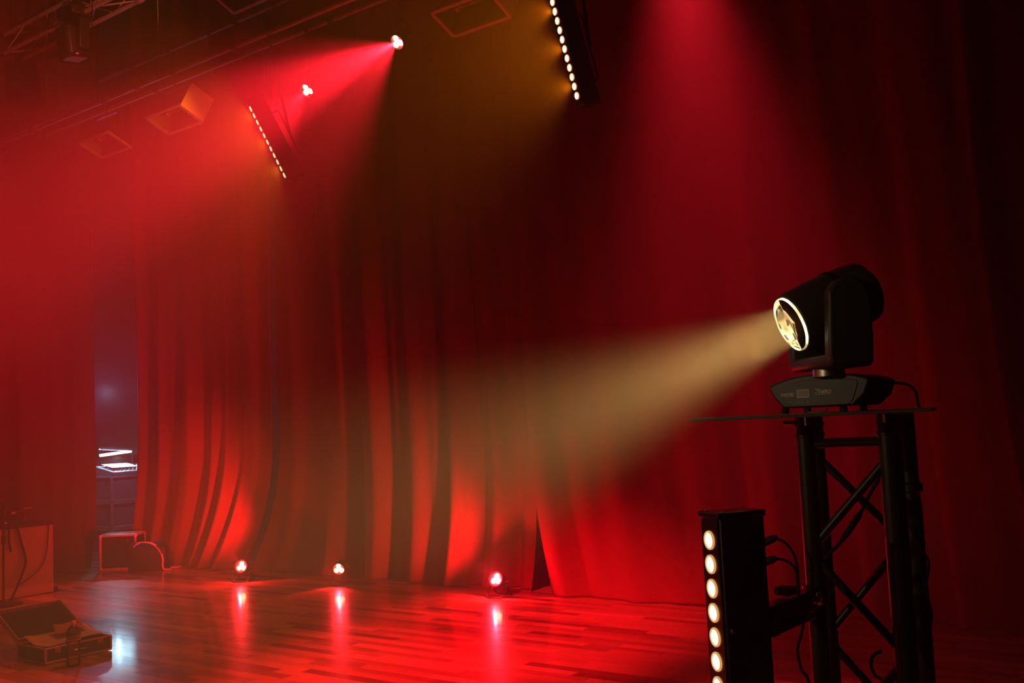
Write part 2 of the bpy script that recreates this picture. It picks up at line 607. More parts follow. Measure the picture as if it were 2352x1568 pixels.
# ------------------------------------------------------------------ LED par cans
def par_light(name, label, lens, aim, power, half, blend, standing, group, top=0.35, col=RED, faint=False, wide_point=False, radius=0.008, curtain_fill=None):
    """compact three-LED par can; lens = centre of its front glass, aim = beam direction"""
    aim = Vector(aim).normalized()
    lens = Vector(lens)
    yaw = math.atan2(aim.y, aim.x) - math.pi / 2
    foot = Vector((lens.x - aim.x * 0.06, lens.y - aim.y * 0.06, 0.0 if standing else lens.z + top))
    root = thing(name, label, 'stage light', T(foot) @ Matrix.Rotation(yaw, 4, 'Z'), group)
    inv = root.matrix_world.inverted()
    H = inv @ frame(lens, aim)                             # head frame in root space
    MB(H).lathe([(0.030, -0.135), (0.055, -0.13), (0.066, -0.10), (0.070, -0.03), (0.070, 0.004), (0.061, 0.006), (0.060, -0.012), (0.0, -0.012)], 28, close=False).build('housing', M_BLACK, root)
    for k in range(6):
        MB(H).box((0, 0, -0.040 - 0.014 * k), (0.150 - 0.004 * k, 0.03, 0.004)).build('cooling_fin', M_BLACK, root)
    MB(H).lathe([(0.0605, -0.0115), (0.0605, -0.0085), (0.0, -0.0085)], 28, close=False).build('face_plate', M_LED_RED_RIM if not faint else M_BLACK, root)
    for k in range(3):
        a = math.radians(90 + 120 * k)
        c = Vector((0.031 * math.cos(a), 0.031 * math.sin(a), 0))
        MB(H @ T(c)).lathe([(0.0265, -0.0084), (0.026, -0.002), (0.020, 0.003), (0.010, 0.0055), (0.0, 0.006)], 16, close=False).build('led_lens', M_LED_RED, root)
    MB(H).lathe([(0.068, 0.000), (0.074, 0.000), (0.074, 0.010), (0.068, 0.010), (0.068, 0.0)], 28, close=False).build('front_ring', M_BLACK, root)
    piv = H @ Vector((0, 0, -0.06))
    for s in (-1, 1):
        side = H.to_3x3() @ Vector((s, 0, 0))
        MB().rod(piv + side * 0.068, piv + side * 0.102, 0.009, seg=12).build('tilt_knob', M_STEEL, root)
    if standing:
        for sgn in (-1, 1):
            q = [piv + Vector((-0.088, 0, 0)), Vector((-0.088, sgn * 0.055, 0.05)), Vector((-0.07, sgn * 0.105, 0.008)), Vector((0.07, sgn * 0.105, 0.008)), Vector((0.088, sgn * 0.055, 0.05)), piv + Vector((0.088, 0, 0))]
            MB().tube(q, 0.0075, 8, sub=5).build('floor_bracket', M_BLACK, root)
        MB().box((0, -0.135, 0.05), (0.05, 0.05, 0.035), None).build('cable_plug', M_RUBBER, root, 0.006)
    else:
        q = [piv + Vector((-0.088, 0, 0)), piv + Vector((-0.088, 0, 0.10)), piv + Vector((-0.03, 0, 0.15)), piv + Vector((0.03, 0, 0.15)), piv + Vector((0.088, 0, 0.10)), piv + Vector((0.088, 0, 0))]
        MB().tube(q, 0.0075, 8, sub=4).build('yoke', M_BLACK, root)
        zt = 0.0
        MB().rod(piv + Vector((0, 0, 0.145)), (piv.x, piv.y, zt), 0.010).build('clamp_bolt', M_STEEL, root)
        MB().lathe([(0.036, -0.02), (0.036, 0.02), (0.025, 0.02), (0.025, -0.02), (0.036, -0.02)], 18,
                   T(Vector((piv.x, piv.y, zt + 0.026))) @ Matrix.Rotation(-yaw, 4, 'Z') @ Matrix.Rotation(math.pi / 2, 4, 'Y'), close=False).build('pipe_clamp', M_BLACK, root)
    if curtain_fill:                                               # extra spot added beside the housing to light the curtain folds
        sdir, spow, shalf = curtain_fill
        sv = Vector(sdir).normalized()
        spot('curtain_fill_spot', inv @ frame(lens + sv * 0.12, sv), spow, col, shalf, 0.8, 0.012, root)
    if wide_point:                                                # bare point lamp added ahead of the lens so light reaches the curtain
        l = bpy.data.lights.new('par_glow', 'POINT')
        l.energy, l.color, l.shadow_soft_size = power, col, 0.012
        o = bpy.data.objects.new('par_glow', l)
        COL.objects.link(o)
        o.parent = root
        o.matrix_local = H @ T((0, 0, 0.046))
    else:
        spot('par_beam', H @ T((0, 0, 0.012)), power, col, half, blend, radius, root)
    return root


PG = 'red stage par lights'
f1, f2, f3 = on_floor(555, 1336), on_floor(779, 1343), on_floor(1141, 1372)
par_light('floor_par_light', 'small red floor spotlight under the sweeping left curtain folds', (f1.x, f1.y, 0.17), (0.40, -0.85, 0.26), POWER['floor_a'], 88, 0.5, True, PG, wide_point=True, curtain_fill=((-0.70, 0.15, 0.36), POWER['curtain_fill_a'], 40))
par_light('floor_par_light', 'red floor spotlight between the other two, at the middle of the curtain hem', (f2.x, f2.y, 0.165), (0.50, -0.85, -0.25), POWER['floor_b'], 42, 0.6, True, PG)
par_light('floor_par_light', 'brightest red floor spotlight beside the dark curtain seam', (f3.x, f3.y, 0.17), (0.10, -0.85, 0.36), POWER['floor_c'], 88, 0.5, True, PG, wide_point=True, curtain_fill=((-0.70, 0.10, 0.34), POWER['curtain_fill_c'], 42))

hero = on_y(912, 97, 5.9)
aim_wide = CR * -0.44 + CU * -0.58 + CT * 0.64
aim_hero = CR * -0.52 + CU * -0.48 + CT * 0.66
hp = par_light('hanging_par_light', 'hanging red spotlight with three LED lenses throwing the widest beam', hero, aim_wide, POWER['par_hero'], 28, 0.8, False, PG, top=0.40)
spot('par_core', hp.matrix_world.inverted() @ frame(hero, aim_hero) @ T((0, 0, 0.013)), POWER['hero_core'], RED, 13.5, 1.0, 0.008, hp)
dn = on_y(705, 208, 5.9)
par_light('hanging_par_light', 'red spotlight seen from below, tilted straight down beside the red beam', dn, CR * -0.34 + CU * -0.62 + CT * 0.60, POWER['par_down'], 27, 1.0, False, PG, top=0.54, faint=True)
tb = at(1548, -190, 6.6)
par_light('hanging_par_light', 'red spotlight above the top edge sending a beam straight down', tb, Vector((0, 0, -1)) + 0.36 * Vector((CT.x, CT.y, 0)), POWER['top_beam'], 19, 1.0, False, PG, top=0.3, radius=0.18)


# added front spot, unseen behind the viewer, to brighten the stage floor
fh = Vector((-3.4, -4.4, 6.7))
par_light('hanging_par_light', 'added unseen red front spotlight brightening the stage floor', fh, on_floor(1100, 1475) - fh, POWER['front'], 8.4, 1.0, False, PG, top=0.3)


sd = Vector((-2.2, -4.0, 6.9))  # second added front spot, out of view, for the left curtain
par_light('hanging_par_light', 'second added unseen red front spotlight, brightening the left curtain', sd, Vector((-10.65, 7.6, 0.7)) - sd, POWER['side'], 5.6, 0.9, False, PG, top=0.4)
tw_ = Vector((-6.6, 5.2, 6.0))  # added lamp out of view, brings up the truss tubes
par_light('hanging_par_light', 'added orange-red spotlight above the frame brightening the lighting truss', tw_, Vector((-11.4, 6.15, 6.55)) - tw_, POWER['truss_wash'], 13, 1.0, False, PG, top=0.4, col=(1.0, 0.12, 0.05))
lb = at(-70, 190, 10.6)
par_light('hanging_par_light', 'red spotlight just beyond the left edge aiming down past the wing curtain', lb, Vector((0.10, 0.12, -1.0)), POWER['left_beam'], 17, 0.7, False, PG, top=0.4)


# added warm spot without a fixture, brightens the moving head and tower
spot('added_warm_fill', frame((-2.9, -1.6, 2.6), Vector((-0.95, 2.85, 1.5)) - Vector((-2.9, -1.6, 2.6))), POWER['warm_fill'], (1.0, 0.72, 0.42), 22, 1.0, 0.04)


# ------------------------------------------------------------------ LED battens
PITCH_ = 0.0596


def led_bar(name, label, M, n, led, rim, group, detailed=False):
    """local Z = along the bar (up), local Y = out of the LED face; origin at bar centre"""
    root = thing(name, label, 'led bar', M, group)
    Lb = n * PITCH_ + 0.05
    MB().box((0, -0.068, 0), (0.088, 0.128, Lb)).build('housing', M_BLACK, root, 0.004)
    for s in (-1, 1):
        MB().box((0, -0.066, s * (Lb / 2 + 0.007)), (0.096, 0.142, 0.016)).build('end_cap', M_GLOSSY, root, 0.004)
        for a in (-1, 1):
            MB().lathe([(0.005, 0), (0.005, 0.003), (0.002, 0.004)], 8, T((a * 0.036, -0.015, s * (Lb / 2 + 0.013))) @ (Matrix.Rotation(math.pi, 4, 'X') if s < 0 else Matrix.Identity(4))).build('screw', M_STEEL, root)
    MB().box((0, -0.001, 0), (0.074, 0.006, Lb - 0.01)).build('face_plate', M_GLOSSY, root)
    F_ = Matrix.Rotation(-math.pi / 2, 4, 'X')             # lathe axis onto +Y
    for k in range(n):
        z = (k - (n - 1) / 2) * PITCH_
        MB(T((0, 0.0025, z)) @ F_).lathe([(0.0240, 0.0), (0.0240, 0.003), (0.0198, 0.0045), (0.0198, 0.0)], 20, close=False).build('led_rim', rim, root)
        MB(T((0, 0.0030, z)) @ F_).lathe([(0.0200, 0.0), (0.0165, 0.003), (0.009, 0.005), (0.0, 0.0055)], 20, close=False).build('led_lens', led, root)
    return root


def bar_matrix(top, bottom, facing):
    z = (Vector(top) - Vector(bottom)).normalized()
    y = Vector(facing)
    y = (y - z * y.dot(z)).normalized()
    x = y.cross(z)
    m = Matrix((x, y, z)).transposed().to_4x4()
    m.translation = (Vector(top) + Vector(bottom)) / 2
    return m


BG = 'LED bars'
for nm, (ta, tb_, d), lab, pw in (
        ('far', ((577, 250), (654, 402), 8.0), 'tilted LED bar hanging inside the red beam, row of eleven lit dots', POWER['batten_far']),
        ('near', ((1270, 5), (1326, 220), 6.14), 'tilted LED bar of eleven lit dots at the top, glowing amber to its left', POWER['batten_near'])):
    a, b = at(*ta, d), at(*tb_, d)
    fac = CR * -0.85 + CT * (0.30 if nm == 'far' else 0.50) + CU * -0.12
    M = bar_matrix(a, b, fac)
    root = led_bar('led_bar', lab, M, 11, M_LED_AMB, M_LED_RIM, BG)
    ext = a - b
    MB().tube([(0, -0.14, 0.2), (0, -0.19, 0.2), (0, -0.19, 0.0), (0, -0.19, -0.2), (0, -0.14, -0.2)], 0.008, 8, sub=3).build('mounting_bracket', M_BLACK, root)
    pipe_pt = root.matrix_world.inverted() @ Vector((root.location.x, 5.2, 4.86))
    MB().rod((0, -0.19, 0.0), pipe_pt, 0.012).build('drop_arm', M_BLACK, root)
    for k in (-4, 0, 4):
        spot('led_bar_beam', T((0, 0.022, k * PITCH_)) @ Matrix.Rotation(-math.pi / 2, 4, 'X'), pw, AMBER, 82 if nm == 'far' else 55, 0.35 if nm == 'far' else 1.0, 0.008, root)

# ------------------------------------------------------------------ overhead rig
def pipe(name, label, Y, z, x0, x1, r, joints=()):
    root = thing(name, label, 'rigging pipe', T((x0, Y, z)), 'rigging pipes')
    MB().rod((0, 0, 0), (x1 - x0, 0, 0), r, seg=18).build('tube', M_PIPE, root)
    for j in joints:
        MB().lathe([(r + 0.008, -0.03), (r + 0.014, -0.02), (r + 0.014, 0.02), (r + 0.008, 0.03)], 18, T((j - x0, 0, 0)) @ Matrix.Rotation(math.pi / 2, 4, 'Y')).build('joint_sleeve', M_BLACK, root)
    for j in range(int((x1 - x0) // 2.2)):
        xx = 1.0 + 2.2 * j
        MB().rod((xx, 0, r), (xx, 0, ZC - z), 0.004, seg=6).build('hanger_cable', M_STEEL, root)
    return root


pipe('rigging_pipe', 'long overhead pipe carrying the box floodlights and tilted LED bars', 5.2, 4.86, -11.95, 2.0, 0.024, (-11.6, -9.9, -8.0, -6.6, -5.1, -2.5))
pipe('rigging_pipe', 'overhead pipe carrying the red spotlights', 5.93, 5.20, -11.95, 2.0, 0.024, (-11.0, -8.8, -6.2, -4.4, -3.0))
pipe('rigging_pipe', 'highest overhead pipe nearest the red curtain', 7.2, 6.40, -11.95, 2.0, 0.026, (-11.2, -10.4, -9.6, -9.1, -8.4, -7.4))


def box_truss(name, label, y, z, x0, x1, s=0.24):
    root = thing(name, label, 'truss', T((x0, y, z)), None)
    L = x1 - x0
    for dy in (0, s):
        for dz in (0, s):
            MB().rod((0, dy, dz), (L, dy, dz), 0.025, seg=16).build('chord', M_ALU, root)
    n = int(L / 0.5)
    st = L / n
    for (ay, az, by, bz) in ((0, 0, s, 0), (0, s, s, s), (0, 0, 0, s), (s, 0, s, s)):
        for k in range(n):
            xa = k * st
            p0, p1 = ((ay, az), (by, bz)) if k % 2 == 0 else ((by, bz), (ay, az))
            MB().rod((xa, *p0), (xa + st, *p1), 0.009, seg=8).build('brace', M_ALU, root)
    for k in (0.25, 0.5, 0.75):
        for dy in (0, s):
            MB().lathe([(0.026, -0.05), (0.031, -0.04), (0.031, 0.04), (0.026, 0.05)], 16, T((L * k, dy, 0)) @ Matrix.Rotation(math.pi / 2, 4, 'Y')).build('coupler', M_ALU, root)
    for k in (0.2, 0.8):
        MB().rod((L * k, s / 2, s), (L * k, s / 2, ZC - z), 0.006, seg=6).build('hanger_cable', M_STEEL, root)
    return root


tp = on_y(120, 66, 6.0)
box_truss('lighting_truss', 'silver lighting truss with diagonal bracing in the top left corner', 6.0, tp.z, -12.06, -7.0)


# box floodlights with one hinged flap
def floodlight(label, centre, flap, size=(0.50, 0.25), pipe_z=4.86):
    root = thing('box_floodlight', label, 'floodlight', T(centre), 'box floodlights on the overhead pipe')
    sx, sy = size
    h = 0.20
    K = Matrix.Rotation(math.radians(-23), 4, 'X')           # tipped towards the audience
    outer = [(-sx / 2, -sy / 2, 0), (sx / 2, -sy / 2, 0), (sx / 2, sy / 2, 0), (-sx / 2, sy / 2, 0)]
    topv = [(-sx * 0.36, -sy * 0.30, h), (sx * 0.36, -sy * 0.30, h), (sx * 0.36, sy * 0.30, h), (-sx * 0.36, sy * 0.30, h)]
    MB(K).add(outer + topv, [(4, 5, 6, 7), (0, 1, 5, 4), (1, 2, 6, 5), (2, 3, 7, 6), (3, 0, 4, 7)]).build('hood', M_BLACK, root, smooth=False)
    for c, s in (((0, -sy / 2, 0), (sx, 0.026, 0.02)), ((0, sy / 2, 0), (sx, 0.026, 0.02)), ((-sx / 2, 0, 0), (0.026, sy, 0.02)), ((sx / 2, 0, 0), (0.026, sy, 0.02))):
        MB(K).box(c, s).build('front_frame_bar', M_PIPE, root)
    MB(K).rod((-sx * 0.28, 0, 0.11), (sx * 0.28, 0, 0.11), 0.010, seg=10).build('lamp_tube', M_SCREEN, root)
    for s in (-1, 1):
        MB(K).box((s * sx * 0.30, 0, 0.11), (0.03, 0.04, 0.04)).build('lamp_holder', M_STEEL, root, 0.004)
    if flap:
        Fm = K @ T((sx / 2 + 0.014, 0, 0.0)) @ Matrix.Rotation(math.radians(flap), 4, 'Y')
        fo = MB(Fm).box((0, 0, 0.115), (0.006, sy, 0.23)).build('barn_door_flap', M_FLAP, root)
        MB(Fm).lathe([(0.018, 0), (0.018, 0.008), (0.010, 0.010), (0.010, 0.004)], 16, T((0.003, 0.075, 0.13)) @ Matrix.Rotation(math.pi / 2, 4, 'Y')).build('flap_knob', M_FLAP, fo)
    hz = pipe_z - centre[2]
    for s in (-1, 1):
        MB().box((s * (sx * 0.40), 0.03, 0.19), (0.008, 0.030, 0.20)).build('yoke_arm', M_BLACK, root)
    MB().box((0, 0.03, 0.29), (sx * 0.82, 0.030, 0.008)).build('yoke_bar', M_BLACK, root)
    MB().tube([(0, 0.03, 0.285), (0, 0.02, 0.30), (0, 0, max(hz, 0.32))], 0.010, 8, sub=1).build('clamp_bolt', M_STEEL, root)
    MB().lathe([(0.036, -0.02), (0.036, 0.02), (0.025, 0.02), (0.025, -0.02), (0.036, -0.02)], 18, T((0, 0, hz)) @ Matrix.Rotation(math.pi / 2, 4, 'Y'), close=False).build('pipe_clamp', M_BLACK, root)
    return root


for lab, px, fp in (('box floodlight with an upright orange-lit flap, hanging left of the dotted LED bar', (399, 275), 11),
                    ('largest box floodlight at the top centre with an amber-lit flap corner', (1082, 33), 10),
                    ('faint box floodlight frame low on the far left of the rig', (240, 333), 0)):
    c = on_y(*px, 5.2)
    floodlight(lab, (c.x, 5.2, c.z), fp)
c = on_y(556, -14, 5.0)
floodlight('box floodlight cut off by the top edge above the left pipes', (c.x, c.y, c.z), 0, pipe_z=ZC - 0.03)


# hanging moving light below the truss
def hanging_mover(centre):
    root = thing('hanging_moving_light', 'dark hanging moving light with a square red-lit window under the truss', 'stage light', T(centre))
    MB().box((0, 0, 0.52), (0.34, 0.26, 0.12)).build('base', M_BLACK, root, 0.02)
    MB().rod((0, 0, 0.50), (0, 0, 0.42), 0.05, seg=20).build('pan_bearing', M_BLACK, root)
    MB().box((0, 0, 0.41), (0.40, 0.13, 0.05)).build('yoke_bridge', M_BLACK, root, 0.015)
    for s in (-1, 1):
        MB().box((s * 0.19, 0, 0.24), (0.045, 0.13, 0.36)).build('yoke_arm', M_BLACK, root, 0.015)
    Hd = Matrix.Rotation(math.radians(8), 4, 'X')
    MB(Hd).prism([(-0.13, -0.10), (-0.10, -0.14), (0.10, -0.14), (0.13, -0.10), (0.13, 0.10), (0.10, 0.14), (-0.10, 0.14), (-0.13, 0.10)], 0.0, 0.34).build('head', M_BLACK, root, 0.012)
    MB(Hd).box((0, 0, -0.006), (0.20, 0.20, 0.012)).build('front_window', M_FLAP, root, 0.003)
    MB(Hd).lathe([(0.165, -0.02), (0.172, -0.01), (0.172, 0.02), (0.160, 0.02), (0.160, -0.02), (0.165, -0.02)], 28, close=False).build('bezel_ring', M_GLOSSY, root)
    for s in (-1, 1):
        MB().rod((s * 0.12, 0, 0.58), (s * 0.12, 0, 0.72), 0.012).build('clamp_hook', M_BLACK, root)
    return root


hm = at(172, 134, 11.3)
hanging_mover(hm)

# ------------------------------------------------------------------ truss tower with the moving head
S_ = 0.22
TW = at(1849, 1000, 2.85)
tx, ty = TW.x, TW.y
ZP = 1.590                                                  # underside of the top plate
TR = Matrix.Rotation(math.radians(12.5), 4, 'Z')
TC = TW + TR.to_3x3() @ Vector((S_ / 2, S_ / 2, 0))          # centre of the tower
tower = thing('truss_tower', 'black truss tower carrying the moving head light', 'truss', T((TC.x, TC.y, 0)) @ TR)
loc = lambda i, j, z: (-S_ / 2 + i * S_, -S_ / 2 + j * S_, z)
for i in (0, 1):
    for j in (0, 1):
        MB().rod(loc(i, j, 0.02), loc(i, j, ZP - 0.005), 0.0255, seg=24).build('chord', M_POWDER, tower)
        for zc in (ZP - 0.028, ZP - 0.060):
            MB().lathe([(0.0255, -0.006), (0.0285, -0.004), (0.0285, 0.004), (0.0255, 0.006)], 24, T(loc(i, j, zc))).build('collar', M_POWDER, tower)
zt = 1.505
for (a, b) in (((0, 0), (1, 0)), ((0, 1), (1, 1)), ((0, 0), (0, 1)), ((1, 0), (1, 1))):
    MB().rod(loc(*a, zt), loc(*b, zt), 0.011, seg=12).build('rung', M_POWDER, tower)
    MB().rod(loc(*a, 0.10), loc(*b, 0.10), 0.011, seg=12).build('rung', M_POWDER, tower)
nodes = [1.475, 1.205, 0.920, 0.635, 0.35, 0.12]
for (a, b, flip) in (((0, 0), (1, 0), 1), ((0, 1), (1, 1), 0), ((0, 0), (0, 1), 0), ((1, 0), (1, 1), 1)):
    for k in range(len(nodes) - 1):
        p, q = (a, b) if (k + flip) % 2 == 0 else (b, a)
        MB().rod(loc(*p, nodes[k] - 0.012), loc(*q, nodes[k + 1] + 0.012), 0.0125, seg=12).build('brace', M_POWDER, tower)
MB().box((0, 0, 0.010), (0.50, 0.50, 0.02)).build('base_plate', M_POWDER, tower, 0.003)
PC = (-0.075, -0.02)
pl = MB().box((PC[0], PC[1], ZP), (0.62, 0.62, 0.010)).build('top_plate', mat('dark_steel_plate', (0.22, 0.20, 0.17), 0.3, 0.7, 0.15, 20), tower, 0.0015)
for (x, y) in ((0.11, -0.14), (-0.10, -0.14)):
    MB().rod((x, y, ZP - 0.03), (x, y, ZP - 0.004), 0.006, seg=8).build('plate_bolt', M_STEEL, pl)
MB().box((-0.150, -0.118, ZP - 0.020), (0.035, 0.02, 0.012)).build('plate_clip', M_STEEL, pl, 0.002)


# telescopic stand right behind the tower
sp = at(2081, 1000, 3.16)
stand = thing('telescopic_stand', 'black telescopic stand pole close behind the truss tower', 'stand', T((sp.x, sp.y, 0)))
MB().rod((0, 0, 0.10), (0, 0, 1.30), 0.0315, seg=24).build('lower_tube', M_POWDER, stand)
MB().rod((0, 0, 1.30), (0, 0, 1.588), 0.0285, seg=24).build('upper_tube', M_POWDER, stand)
MB().lathe([(0.0315, -0.014), (0.038, -0.010), (0.038, 0.012), (0.030, 0.018)], 24, T((0, 0, 1.345))).build('locking_collar', M_POWDER, stand)
for k in range(3):
    a_ = math.radians((45, 150, -60)[k])
    lg = MB().rod((0.03 * math.cos(a_), 0.03 * math.sin(a_), 0.34), (0.34 * math.cos(a_), 0.34 * math.sin(a_), 0.02), 0.012).build('leg', M_POWDER, stand)
    MB().lathe([(0.018, -0.02), (0.02, 0.0), (0.014, 0.02)], 12, T((0.34 * math.cos(a_), 0.34 * math.sin(a_), 0.02))).build('rubber_foot', M_RUBBER, lg)
MB().lathe([(0.0315, 0.30), (0.05, 0.31), (0.05, 0.37), (0.0315, 0.38)], 24).build('leg_hub', M_POWDER, stand)


def moving_head():
    zb = ZP + 0.005
    bx, by = TC.x - 0.055, TC.y - 0.02
    root = thing('moving_head_light', 'black moving head spotlight with glowing lens on the truss tower', 'stage light', T((bx, by, zb)))
    W = lambda v: root.matrix_world.inverted() @ Vector(v)
    # base: extruded front outline, tapering towards its foot
    bs = T((0.022, 0, 0)) @ Matrix.Diagonal((0.87, 1, 1, 1))
    out = [(-0.118, 0.016), (0.112, 0.016), (0.150, 0.045), (0.168, 0.083), (0.160, 0.092), (0.110, 0.104), (0.040, 0.110), (-0.030, 0.109), (-0.090, 0.103), (-0.140, 0.091), (-0.166, 0.080), (-0.163, 0.070), (-0.148, 0.045)]
    XZ = Matrix.Rotation(math.pi / 2, 4, 'X')               # prism z -> -Y
    base = MB(bs @ XZ).prism(out, -0.13, 0.125).build('base', M_HULL, root, 0.006)
    pan = [(-0.100, 0.020), (0.096, 0.020), (0.112, 0.030), (0.132, 0.078), (0.128, 0.086), (0.060, 0.093), (-0.020, 0.094), (-0.080, 0.088), (-0.112, 0.080), (-0.116, 0.070), (-0.116, 0.028)]
    fp = MB(bs @ XZ).prism(pan, 0.124, 0.1275).build('control_panel', M_HULL, base, 0.001)
    yf = -0.1276
    for c, s in (((-0.020, yf, 0.0665), (0.036, 0.002, 0.0022)), ((-0.020, yf, 0.0455), (0.036, 0.002, 0.0022)), ((-0.037, yf, 0.056), (0.0022, 0.002, 0.021)), ((-0.003, yf, 0.056), (0.0022, 0.002, 0.021))):
        MB().box(c, s).build('display_border', M_PRINT, base)
    MB().box((-0.020, yf + 0.0003, 0.056), (0.033, 0.0015, 0.020)).build('display_screen', M_SCREEN, base)
    for k, x in enumerate((-0.060, -0.040, -0.030, -0.022, -0.008)):
        MB().box((x, yf, 0.032 + (0.002 if k == 0 else 0)), (0.004, 0.0015, 0.0016)).build('button_legend', M_PRINT, base)
    MB().lathe([(0.0025, 0), (0.0025, 0.002)], 10, T((-0.030, yf + 0.001, 0.078)) @ XZ).build('status_light', M_GLOSSY, base)

    def text(body, x, z, size, shear=0.0, bold=0.0):
        cu = bpy.data.curves.new('lettering', 'FONT')
        cu.body = body
        cu.size = size
        cu.shear = shear
        cu.offset = bold
        cu.extrude = 0.0003
        cu.align_x = 'LEFT'
        cu.materials.append(M_PRINT)
        tmp = bpy.data.objects.new('lettering_curve', cu)
        COL.objects.link(tmp)
        dg = bpy.context.evaluated_depsgraph_get()
        me = bpy.data.meshes.new_from_object(tmp.evaluated_get(dg))
        bpy.data.objects.remove(tmp, do_unlink=True)
        o = bpy.data.objects.new('lettering', me)
        COL.objects.link(o)
        o.parent = base
        o.matrix_local = T((x, yf - 0.0004, z)) @ Matrix.Rotation(math.pi / 2, 4, 'X')
        return o
    text('VARYTEC', -0.0865, 0.0510, 0.0095, 0.0, 0.0003)
    MB().box((-0.0660, yf, 0.0592), (0.040, 0.0012, 0.0008)).build('logo_bar', M_PRINT, base)
    MB().box((-0.0600, yf, 0.0492), (0.028, 0.0012, 0.0008)).build('logo_bar', M_PRINT, base)
    text('X', 0.0150, 0.0545, 0.0185, 0.35, 0.0002)
    text('HERO', 0.0275, 0.0545, 0.0125, 0.30, 0.0006)
    MB().box((0.0200, yf, 0.0665), (0.014, 0.0012, 0.0012), None).build('logo_bar', M_PRINT, base)
    MB().box((0.0385, yf, 0.0512), (0.044, 0.0012, 0.0012)).build('logo_bar', M_PRINT, base)
    for sx_ in (-0.09, 0.08):
        for sy_ in (-0.09, 0.09):
            MB().rod((sx_, sy_, 0.0), (sx_, sy_, 0.018), 0.011, seg=12).build('rubber_foot', M_RUBBER, root)
    MB().tube([(-0.035, -0.05, 0.016), (-0.035, -0.05, 0.003), (0.012, -0.05, 0.003), (0.018, -0.05, 0.012)], 0.0022, 6, sub=3).build('mounting_bracket', M_STEEL, root)
    # yoke and head turned towards the stage
    lens = at(1820, 743, 2.80)
    a = (CR * -0.91 + CU * -0.39 + CT * 0.17).normalized()
    pivot = lens - a * 0.105
    ah = Vector((a.x, a.y, 0)).normalized()
    tdir = Vector((0, 0, 1)).cross(ah)                      # horizontal tilt axis
    if tdir.dot(CT) < 0:
        tdir = -tdir
    cxy = Vector((pivot.x, pivot.y, 0))
    MB().rod(W((cxy.x, cxy.y, zb + 0.100)), W((cxy.x, cxy.y, zb + 0.122)), 0.045, seg=28).build('pan_bearing', M_STEEL, root)
    Y0 = zb + 0.120
    yk = Matrix((ah, Vector((0, 0, 1)), tdir)).transposed().to_4x4()   # local x = forward, y = up, z = tilt axis
    yk.translation = Vector((cxy.x, cxy.y, Y0))
    yk = root.matrix_world.inverted() @ yk
    hp = pivot.z - Y0
    yoke = MB(yk).prism([(-0.062, 0.0), (0.050, 0.0), (0.058, 0.012), (0.058, 0.036), (-0.066, 0.036), (-0.066, 0.010)], -0.126, 0.126).build('yoke', M_HULL, root, 0.006)
    arm = [(-0.066, 0.006), (0.052, 0.006), (0.060, 0.030), (0.056, hp * 0.6), (0.050, hp + 0.035), (0.030, hp + 0.062), (-0.010, hp + 0.078), (-0.045, hp + 0.068), (-0.068, hp + 0.030), (-0.072, hp * 0.5)]
    for z0, z1 in ((0.100, 0.136), (-0.136, -0.100)):
        MB(yk).prism(arm, z0, z1).build('yoke_arm', M_HULL, root, 0.008)
    Hd = root.matrix_world.inverted() @ frame(lens, a)
    MB(Hd).lathe([(0.0, -0.262), (0.060, -0.260), (0.086, -0.240), (0.095, -0.180), (0.095, -0.07), (0.092, -0.055), (0.089, -0.012), (0.084, 0.002), (0.0775, 0.003), (0.0765, -0.030), (0.060, -0.080), (0.0, -0.085)], 16, Matrix.Rotation(math.pi / 16, 4, 'Z'), close=False).build('head', M_HULL, root, 0.003)
    MB(Hd).lathe([(0.096, -0.150), (0.098, -0.146), (0.098, -0.138), (0.096, -0.134)], 32, close=False).build('seam_band', M_GLOSSY, root)
    ln = MB(Hd).lathe([(0.0762, -0.002), (0.0762, 0.006), (0.066, 0.0115), (0.050, 0.0165), (0.030, 0.0200), (0.0, 0.0215), (0.0, -0.004), (0.066, -0.004), (0.0762, -0.002)], 40, close=False).build('front_lens', M_LENS, root)
    MB(Hd).lathe([(0.0763, -0.001), (0.0788, -0.001), (0.0788, 0.009), (0.0763, 0.009), (0.0763, -0.001)], 40, close=False).build('lens_rim', M_LAMPGLOW, root)  # rim is no lamp; its glow is painted in
    MB(Hd).lathe([(0.075, -0.028), (0.055, -0.072), (0.034, -0.078)], 32, close=False).build('reflector', M_REFLECTOR, root)
    MB(Hd).lathe([(0.034, -0.078), (0.020, -0.070), (0.0, -0.067)], 24, close=False).build('lamp_engine', M_LAMPGLOW, root)
    MB(Hd).lathe([(0.0757, -0.003), (0.0757, -0.026), (0.040, -0.034)], 40, close=False).build('painted_glow_ring', M_LENSGLOW, root)  # inner ring added to carry the painted reflections
    for ang in (40, 130):
        MB(Hd @ Matrix.Rotation(math.radians(ang), 4, 'Z')).box((0, 0, -0.02), (0.145, 0.0025, 0.003)).build('lens_divider', M_STEEL, root)
    hl = bpy.data.lights.new('moving_head_beam', 'AREA')     # the beam leaves through the whole front lens
    hl.shape, hl.size, hl.spread = 'DISK', 0.12, math.radians(36)
    hl.energy, hl.color = POWER['head'], BEAM
    ho = bpy.data.objects.new('moving_head_beam', hl)
    COL.objects.link(ho)
    ho.parent = root
    ho.matrix_local = Hd @ T((0, 0, 0.024)) @ Matrix.Rotation(math.pi, 4, 'X')
    # mains lead looping off the back of the base
    MB().tube([(0.165, 0.05, 0.075), (0.21, 0.06, 0.072), (0.235, 0.07, 0.05), (0.238, 0.08, 0.010), (0.236, 0.10, 0.005)], 0.004, 8).build('power_lead', M_RUBBER, root)
    return root


moving_head()

